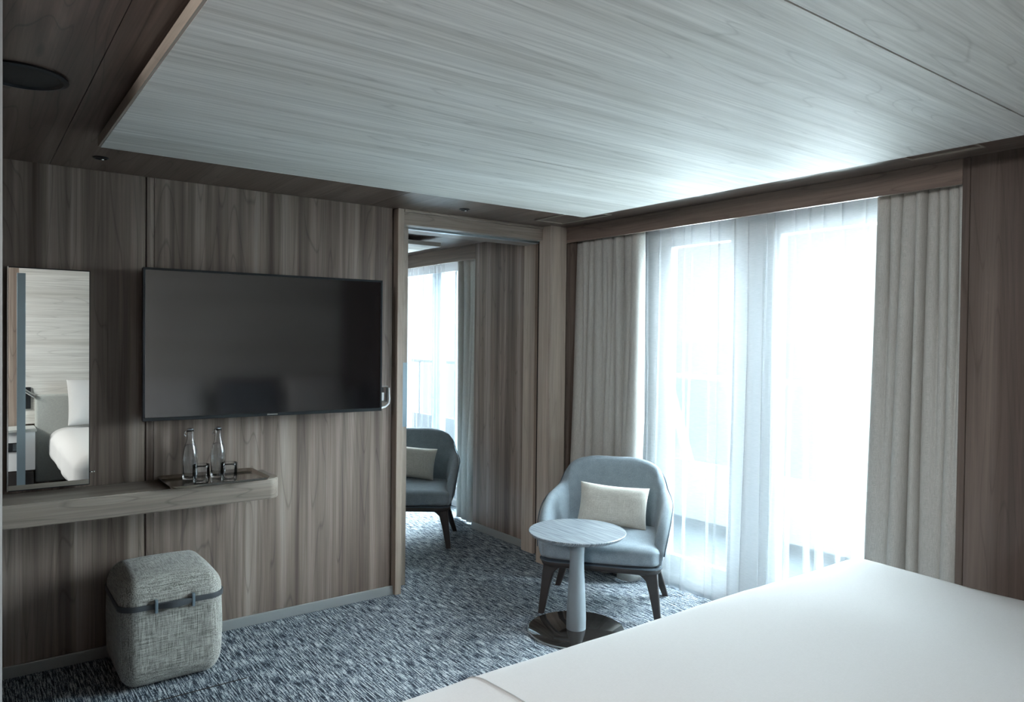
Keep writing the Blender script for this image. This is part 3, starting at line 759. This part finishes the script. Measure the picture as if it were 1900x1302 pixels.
t = thing('headboard', 'long upholstered headboard with pale wood panel above on the wall behind the bed', 'headboard', (1.6, YB, 0))
obj('wood_panel', bx(.401-1.6, 2.79-1.6, .001, .030, .66, ZP+.036), 'pale_wood', t)
obj('upholstered_pad', bx(.52-1.6, 2.98-1.6, .0305, .088, .12, .93, bev=.02, seg=3), 'headboard_cloth', t)
def bed_pillow(x, y, z, label, w_=.62, tilt=-18, seed=1, mat='bed_linen'):
    o = tag(obj('bed_pillow', pillow_mesh(w_, .44, .15, seed, wrinkle=.008), mat, None, True), label, 'pillow', 'white pillows at the head of the bed')
    o.matrix_world = Matrix.Translation((x, y, z)) @ Matrix.Rotation(PI, 4, 'Z') @ Matrix.Rotation(math.radians(tilt), 4, 'X')
M['pillow_grey'] = fabric('pillow_grey', (.10, .12, .14), (.18, .20, .23), 900)
bed_pillow(1.07, YB+.23, .86, 'white bed pillow leaning on the headboard, reflected in the wall mirror', seed=3)
bed_pillow(1.80, YB+.23, .86, 'dark grey pillow in the middle of the headboard, reflected in the television', seed=5, mat='pillow_grey')
bed_pillow(2.48, YB+.23, .86, 'white bed pillow leaning on the window end of the headboard', seed=7)

# bedside cabinets
def cabinet(x0, x1, label):
    t = thing('bedside_cabinet', label, 'bedside cabinet', ((x0+x1)/2, YB, 0), 0, 'bedside cabinets')
    h = (x1-x0)/2
    obj('top_shelf', bx(-h, h, .031, .36, .62, .645, bev=.003), 'headboard_cloth', t)
    obj('carcass', bx(-h+.01, h-.01, .031, .34, .28, .6195), 'white_paint', t)
    obj('drawer', bx(-h+.03, h-.02, .3405, .352, .04, .26, bev=.002), 'dark_wood', t)
    obj('plinth', bx(-h+.03, h-.03, .031, .34, 0, .2795), 'dark_wood', t)
    pl_ = obj('socket_plate', bx(-.07, .09, .3405, .347, .45, .53, bev=.003), 'black_plastic', t)
    obj('switch', bx(.03, .08, .3475, .352, .46, .52, bev=.002), 'chrome', pl_)
cabinet(.10, .515, 'pale bedside cabinet with dark drawer beside the bed, reflected in the mirror')
cabinet(2.992, 3.205, 'narrow bedside cabinet between the bed and the window wall, reflected in the television')
def reading_lamp(x, label):
    t = thing('reading_lamp', label, 'reading lamp', (x, YB, .90), 0, 'chrome reading lamps')
    obj('mounting_plate', bx(-.04, .05, .031, .045, -.10, .10, bev=.003), 'black_plastic', t)
    obj('arm', tube(NB(), [(0, .045, .05), (0, .085, .055)], .007, 10), 'chrome', t, True)
    obj('lamp_head', tube(NB(), [(-.02, .085, .085), (.075, .10, .015)], .017, 20), 'chrome', t, 50)
reading_lamp(.440, 'chrome tube reading lamp on a dark plate left of the headboard, reflected in the mirror')
reading_lamp(2.90+.17, 'chrome tube reading lamp at the window end of the headboard, reflected in the television')
# slim grey post beside the bed head
tag(obj('support_post', bx(.366, .430, -.195, -.175, .0, 2.025, bev=.002), 'steel'), 'slim blue grey upright post beside the bed head, reflected in the mirror', 'post')
# edge of a wardrobe side standing left of the camera
t = thing('wardrobe', 'tall wardrobe whose pale edge shows at the very left of the photo', 'wardrobe', (-.5, 2.15, 0))
obj('carcass', bx(-.45, .5625, -.148, .16, 0, HC-.001), 'walnut_z', t)
obj('edge_strip', bx(.5630, .5675, -.15, -.10, 0, HC-.001), 'rim', t, label='pale edge strip')
